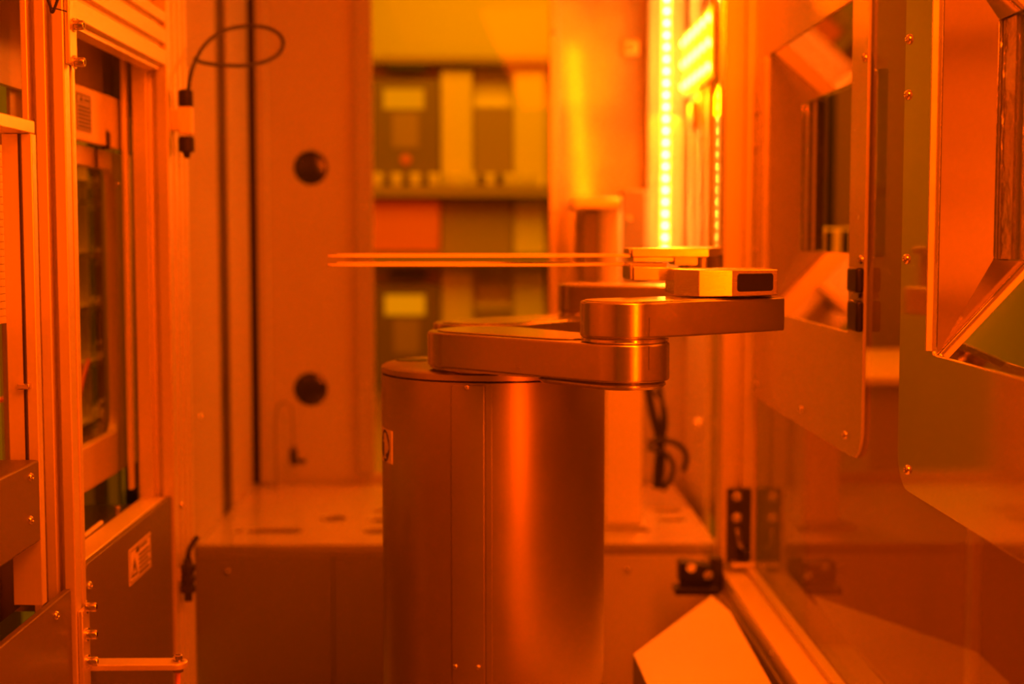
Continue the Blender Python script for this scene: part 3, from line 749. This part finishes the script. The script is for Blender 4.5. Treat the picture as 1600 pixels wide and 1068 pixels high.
for poly in ([(-.0085, .004), (.006, .004), (.006, .006), (-.0085, .006)], [(-.002, -.013), (.0025, -.013), (.0025, .001), (-.002, .001)], [(-.0045, -.0155), (.0055, -.0155), (.0055, -.0132), (-.0045, -.0132)], [(.006, -.005), (.009, -.003), (.009, .002), (.007, -.001)]):
    d_ = decal(poly, CR + .0011, .0003)
    off_ = len(gl_.bm.verts)
    me_ = bpy.data.meshes.new('t'); d_.bm.to_mesh(me_); d_.bm.free(); gl_.bm.from_mesh(me_); bpy.data.meshes.remove(me_)
obj('sign_figure', gl_, 'label', st)

def stadium(c0, r0, c1, r1, n=32, square=False):
    c0 = Vector(c0); c1 = Vector(c1); d = c1 - c0; L = d.length; a = math.atan2(d.y, d.x); ph = math.acos((r0 - r1) / L)
    P = []
    for i in range(n + 1):
        t = a + ph + (2 * pi - 2 * ph) * i / n; P.append((c0.x + r0 * cos(t), c0.y + r0 * sin(t)))
    if square:
        for s1, s2 in ((-1, 1),):
            e = Vector((cos(a), sin(a))); nrm = Vector((-sin(a), cos(a)))
            for sgn in (-1, 1):
                if sgn == -1:
                    P.append(tuple(Vector((c1.x, c1.y)) - nrm * r1 + e * (r1 * .62))); P.append(tuple(Vector((c1.x, c1.y)) - nrm * r1 * .62 + e * r1))
                else:
                    P.append(tuple(Vector((c1.x, c1.y)) + nrm * r1 * .62 + e * r1)); P.append(tuple(Vector((c1.x, c1.y)) + nrm * r1 + e * (r1 * .62)))
    else:
        for i in range(n + 1):
            t = a - ph + 2 * ph * i / n; P.append((c1.x + r1 * cos(t), c1.y + r1 * sin(t)))
    return P
S1, E1, W1 = (-.011, 1.665), (.137, 1.488), (.277, 1.588)
mir = 2 * CY
def mr_(p): return (p[0], mir - p[1])
for flip in (False, True):
    m_ = (lambda p: mr_(p)) if flip else (lambda p: p)
    s, e, wv = m_(S1), m_(E1), m_(W1)
    # disc between column and upper link
    sd = obj('shoulder_disc', MB().lathe([(0, .056), (.45, .058), (.5, .062), (1, .062)], (*s, 1.1952), (*s, 1.2005), 64), 'steel', rb)
    ul = obj('upper_arm', MB().prism(stadium(s, .067, e, .047), 1.201, 1.2405, 'z'), 'robot', rb, bevel=.0022, seg=3)
    obj('underside_skirt', MB().prism(stadium(s, .0645, (s[0] * .55 + e[0] * .45, s[1] * .55 + e[1] * .45), .054), 1.1985, 1.2008, 'z'), 'robot', ul)
    dx = Vector((s[0] - e[0], s[1] - e[1])).normalized()
    pe = (e[0] + dx.x * .07, e[1] + dx.y * .07)
    obj('elbow_plate', MB().prism(stadium(pe, .044, e, .0435), 1.193, 1.2008, 'z'), 'robot', ul, bevel=.003, seg=1)
    obj('top_plate', MB().prism(stadium(s, .0555, (e[0] + dx.x * .085, e[1] + dx.y * .085), .041), 1.2408, 1.2422, 'z'), 'robot_top', ul, bevel=.0006)
    obj('elbow_ring', MB().lathe([(0, .0445), (.3, .0462), (.7, .0462), (1, .0445)], (*e, 1.2407), (*e, 1.2462), 64), 'steel', ul)
    fa = obj('forearm', MB().prism(stadium(e, .047, wv, .041, square=True), 1.2464, 1.2835, 'z'), 'robot', rb, bevel=.0022, seg=3)
    obj('top_plate', MB().prism(stadium(e, .0425, (wv[0] - .05, wv[1] + (-.036 if not flip else .036)), .037), 1.2836, 1.2845, 'z'), 'robot_top', fa, bevel=.0005)
    if not flip:
        an = math.asin((1009 - 977.5) / 70)
        for nm, par, r, za, zb_ in (('alignment_mark', ul, .0471, 1.2145, 1.2385), ('alignment_mark', fa, .0471, 1.2485, 1.268)):
            p = Vector((e[0] + r * sin(an), e[1] - r * cos(an)))
            mm = MB(); t_ = Vector((cos(an), sin(an))) * .0004; n_ = Vector((sin(an), -cos(an))) * .0002
            vs = [p - t_ - n_, p + t_ - n_, p + t_ + n_, p - t_ + n_]
            mm.prism([(v.x, v.y) for v in vs], za, zb_, 'z'); obj(nm, mm, 'ink', par)
def wz(py, Y): return at(1100, py, Y=Y).z
def wx(px, Y): return at(px, 430, Y=Y).x
# front hand
hz0, hz1 = wz(463, 1.515), wz(422, 1.515)
fh = obj('hand', MB().prism([(wx(1053, 1.56), 1.56), (wx(1092, 1.515), 1.515), (wx(1145, 1.515), 1.515), (wx(1215, 1.55), 1.55), (wx(1215, 1.55) + .006, 1.64), (wx(1053, 1.56), 1.64)], hz0, hz1, 'z'), 'brushed', rb, bevel=.0008, ang=12)
sa, sb_ = Vector((wx(1152, 1.5185), 1.5185)), Vector((wx(1208, 1.5465), 1.5465))
nd = Vector(((sb_ - sa).y, -(sb_ - sa).x)).normalized()
def slotpoly(k): return [tuple(sa - nd * .002), tuple(sb_ - nd * .002), tuple(sb_ + nd * k), tuple(sa + nd * k)]
sw0, sw1, sL = wz(455, 1.53), wz(427, 1.53), (sb_ - sa).length
sdir = (sb_ - sa).normalized()
obj('slot_window', MB().slab([(sa.x + sdir.x * u + nd.x * .0006, sa.y + sdir.y * u + nd.y * .0006, v) for u, v in rrect(0, sL, sw0, sw1, .0035, 5)], .003, Vector((nd.x, nd.y, 0))), 'black', fh, bevel=.0004)
obj('wrist_shaft', MB().cyl((*W1, 1.2847), (*W1, hz0 - .0002), .033, n=40), 'dark', fh)
nx0, nx1 = wx(990, 1.60), wx(1056, 1.60)
bz0 = at(750, 416.2, Y=1.645).z; TB = .0036
obj('neck', MB().box(nx0, nx1, 1.60, 1.70, wz(438, 1.60), bz0 - .0002), 'brushed', fh, bevel=.0008)
obj('neck_end', MB().box(nx0 - .004, nx0 - .0003, 1.603, 1.697, wz(437, 1.60), bz0 + TB), 'robot', fh, bevel=.0006)
def blade(parent, z, yc, root):
    tipx = at(510, 410, Y=1.645).x
    hw = .036
    P = [(root, -.028), (root, .028), (.13, .028), (.095, .05), (.06, .062), (tipx + .03, .062), (tipx + .006, .056), (tipx, .050), (tipx + .03, .040), (.03, .040), (.015, .028), (.010, 0),
         (.015, -.028), (.03, -.040), (tipx + .03, -.040), (tipx, -.050), (tipx + .006, -.056), (tipx + .03, -.062), (.06, -.062), (.095, -.05), (.13, -.028)]
    return obj('blade', MB().prism([(x, yc + y) for x, y in P], z, z + TB, 'z'), 'ceramic', parent, bevel=.0006)
blade(fh, bz0, 1.703, nx1 - .001)
# rear hand, raised so that its blade lies above the front one
uz0 = at(750, 402, Y=1.645).z
rz0, rz1 = uz0 + .0002, at(1050, 388, Y=1.69).z
def wxr(px, Y): return at(px, 395, Y=Y).x
rh = obj('hand', MB().prism([(wxr(988, 1.67), 1.67), (wxr(1108, 1.67), 1.67), (wxr(1124, 1.80), 1.80), (.31, 1.93), (.25, 1.95), (.22, 1.80), (wxr(988, 1.67), 1.76)], rz0, rz1, 'z'), 'brushed', rb, bevel=.0007, ang=12)
obj('clamp_plate', MB().box(wxr(990, 1.665), wxr(1053, 1.665), 1.665, 1.745, uz0 - .0052, uz0 - .0004), 'brushed', rh, bevel=.0005)
obj('neck_end', MB().box(wxr(988, 1.67) - .004, wxr(988, 1.67) - .0003, 1.672, 1.74, uz0 + TB + .0002, rz1 - .0005), 'robot', rh, bevel=.0006)
wr = mr_(W1)
obj('wrist_shaft', MB().cyl((*wr, 1.2847), (*wr, rz0 - .0002), .03, n=40), 'robot', rh)
obj('spacer', MB().box(wxr(1055, 1.7), wxr(1090, 1.7), 1.70, 1.76, uz0 - .010, rz0 - .0002), 'robot', rh)
blade(rh, uz0 - .0002, 1.703, wxr(986, 1.67))

# ================================================================== BEYOND THE BACK WINDOW
YK = 5.6
def kx(px): return at(px, 370, Y=YK).x
def kz(py): return at(720, py, Y=YK).z
rackb = thing('equipment_rack', 'tall yellow equipment rack carrying two stacked controller modules behind the window', 'rack', (kx(720), 5.7, 0))
obj('back_panel', MB().box(kx(520), kx(960), YK + .1, YK + .14, .02, kz(98)), 'yellow_paint', rackb)
obj('top_rail', MB().box(kx(520), kx(960), YK - .05, YK + .1, kz(101), kz(90)), 'brown_box', rackb)
for a, b in ((690, 738), (803, 850)): obj('upright', MB().box(kx(a), kx(b), YK, YK + .1, .02, kz(110)), 'yellow_paint', rackb)
obj('shelf', MB().box(kx(520), kx(960), YK - .1, YK + .1, kz(308), kz(291)), 'brown_box', rackb)
obj('shelf', MB().box(kx(520), kx(960), YK - .1, YK + .1, kz(412), kz(395)), 'brown_box', rackb)
obj('lower_door', MB().box(kx(690), kx(800), YK - .02, YK + .08, kz(395), kz(308)), 'brown_box', rackb)
def module(oy, label):
    t = thing('controller_module', label, 'controller', (kx(640), YK, kz(290 + oy)), 'controller modules in the yellow rack')
    obj('case', MB().box(kx(585), kx(688), YK - .04, YK + .09, kz(284 + oy), kz(126 + oy)), 'grey_box', t, bevel=.004)
    obj('top_handle', MB().box(kx(610), kx(668), YK - .06, YK + .0, kz(113 + oy), kz(103 + oy)), 'black', t)
    obj('display', MB().box(kx(602), kx(664), YK - .045, YK - .0405, kz(172 + oy), kz(141 + oy)), 'screen', t)
    obj('keypad', MB().box(kx(615), kx(655), YK - .044, YK - .0405, kz(232 + oy), kz(178 + oy)), 'brown_box', t)
    q = Vector((kx(636), YK - .0405, kz(250 + oy)))
    obj('button', MB().cyl(q, q + Vector((0, -.012, 0)), .018, n=20), 'orange_box', t)
    return t
module(0, 'controller module with lit display on the upper shelf of the yellow rack')
module(319, 'controller module with lit display on the lower shelf of the yellow rack')
for oy, nm in ((0, 'grey door panel between the uprights on the upper shelf of the rack'), (319, 'grey door panel between the uprights on the lower shelf of the rack')):
    t = thing('rack_panel', nm, 'panel', (kx(770), YK, kz(268 + oy)), 'door panels in the yellow rack')
    obj('face', MB().box(kx(740), kx(802), YK + .01, YK + .06, kz(274 + oy), kz(168 + oy)), 'brown_box', t, bevel=.004)
    obj('upper_cover', MB().slab([(kx(740), YK + .05, kz(165 + oy)), (kx(802), YK + .05, kz(165 + oy)), (kx(802), YK + .09, kz(126 + oy)), (kx(740), YK + .09, kz(126 + oy))], .01), 'yellow_paint', t)
ob = thing('orange_case', 'plain orange case between the two controller modules of the rack', 'case', (kx(640), YK, kz(392)))
obj('body', MB().box(kx(560), kx(688), YK - .05, YK + .09, kz(393), kz(312)), 'orange_box', ob, bevel=.005)
for i in range(9):
    px = 592 + i * 29
    t = tag(obj('round_pot', MB().lathe([(0, .022), (.8, .026), (1, .02), (1, 0)], (kx(px), YK - .06, kz(290)), (kx(px), YK - .06, kz(272)), 14), 'yellow_paint'), 'small round pot in the row on the rack shelf below the upper controller', 'pot', 'round pots on the upper rack shelf')

# ================================================================== OUTSIDE THE SIDE PANE
oc = thing('side_cabinet', 'low brown cabinet standing outside the clear side pane', 'cabinet', (1.2, 3.2, 0))
zcab = at(1300, 602, Y=2.9).z
obj('body', MB().box(at(1262, 700, Y=2.9).x, at(1262, 700, Y=2.9).x + 1.1, 2.9, 3.6, 0, zcab), 'brown_box', oc, bevel=.01)
obj('top', MB().box(at(1258, 700, Y=2.9).x, at(1262, 700, Y=2.9).x + 1.12, 2.88, 3.62, zcab + .001, zcab + .02), 'yellow_paint', oc, bevel=.004)
q = at(1495, 660, Y=2.9)
obj('dial', MB().cyl(q, q + Vector((0, -.02, 0)), .03), 'black', oc)
op = thing('outer_post', 'slim metal post standing outside the clear side pane', 'post', at(1531, 700, Y=2.2))
q0, q1 = at(1524, 700, Y=2.2), at(1538, 700, Y=2.2)
obj('shaft', MB().box(q0.x, q1.x, 2.2, 2.23, .02, 2.3), 'alu', op, bevel=.002)
obj('base', MB().box(q0.x - .04, q1.x + .04, 2.17, 2.26, 0, .02), 'alu', op)
ot = thing('tall_machine', 'tall dark machine with a small red lamp seen through the far port', 'machine', (1.35, 4.2, 0))
obj('body', MB().box(.72, 2.2, 3.9, 4.6, 0, 2.3), 'grey_box', ot, bevel=.01)
q = at(1274, 240, Y=3.9)
obj('lamp', MB().box(q.x - .012, q.x + .012, 3.88, 3.899, q.z - .045, q.z + .045), 'red_lamp', ot, bevel=.004)
obj('stripe', MB().box(at(1290, 300, Y=3.9).x, at(1302, 300, Y=3.9).x, 3.885, 3.899, 1.3, 2.0), 'black', ot)

yc = thing('strapped_cabinet', 'low yellow cabinet with dark upright straps seen through the far port', 'cabinet', (.95, 3.7, 0))
q0, q1 = at(1238, 356, Y=3.66), at(1338, 356, Y=3.66)
obj('body', MB().box(q0.x, q1.x, 3.66, 3.86, 0, q0.z), 'yellow_paint', yc, bevel=.006)
for a, b in ((1266, 1278), (1290, 1302), (1316, 1328)):
    obj('strap', MB().box(at(a, 370, Y=3.65).x, at(b, 370, Y=3.65).x, 3.648, 3.6595, .5, q0.z - .005), 'black', yc)
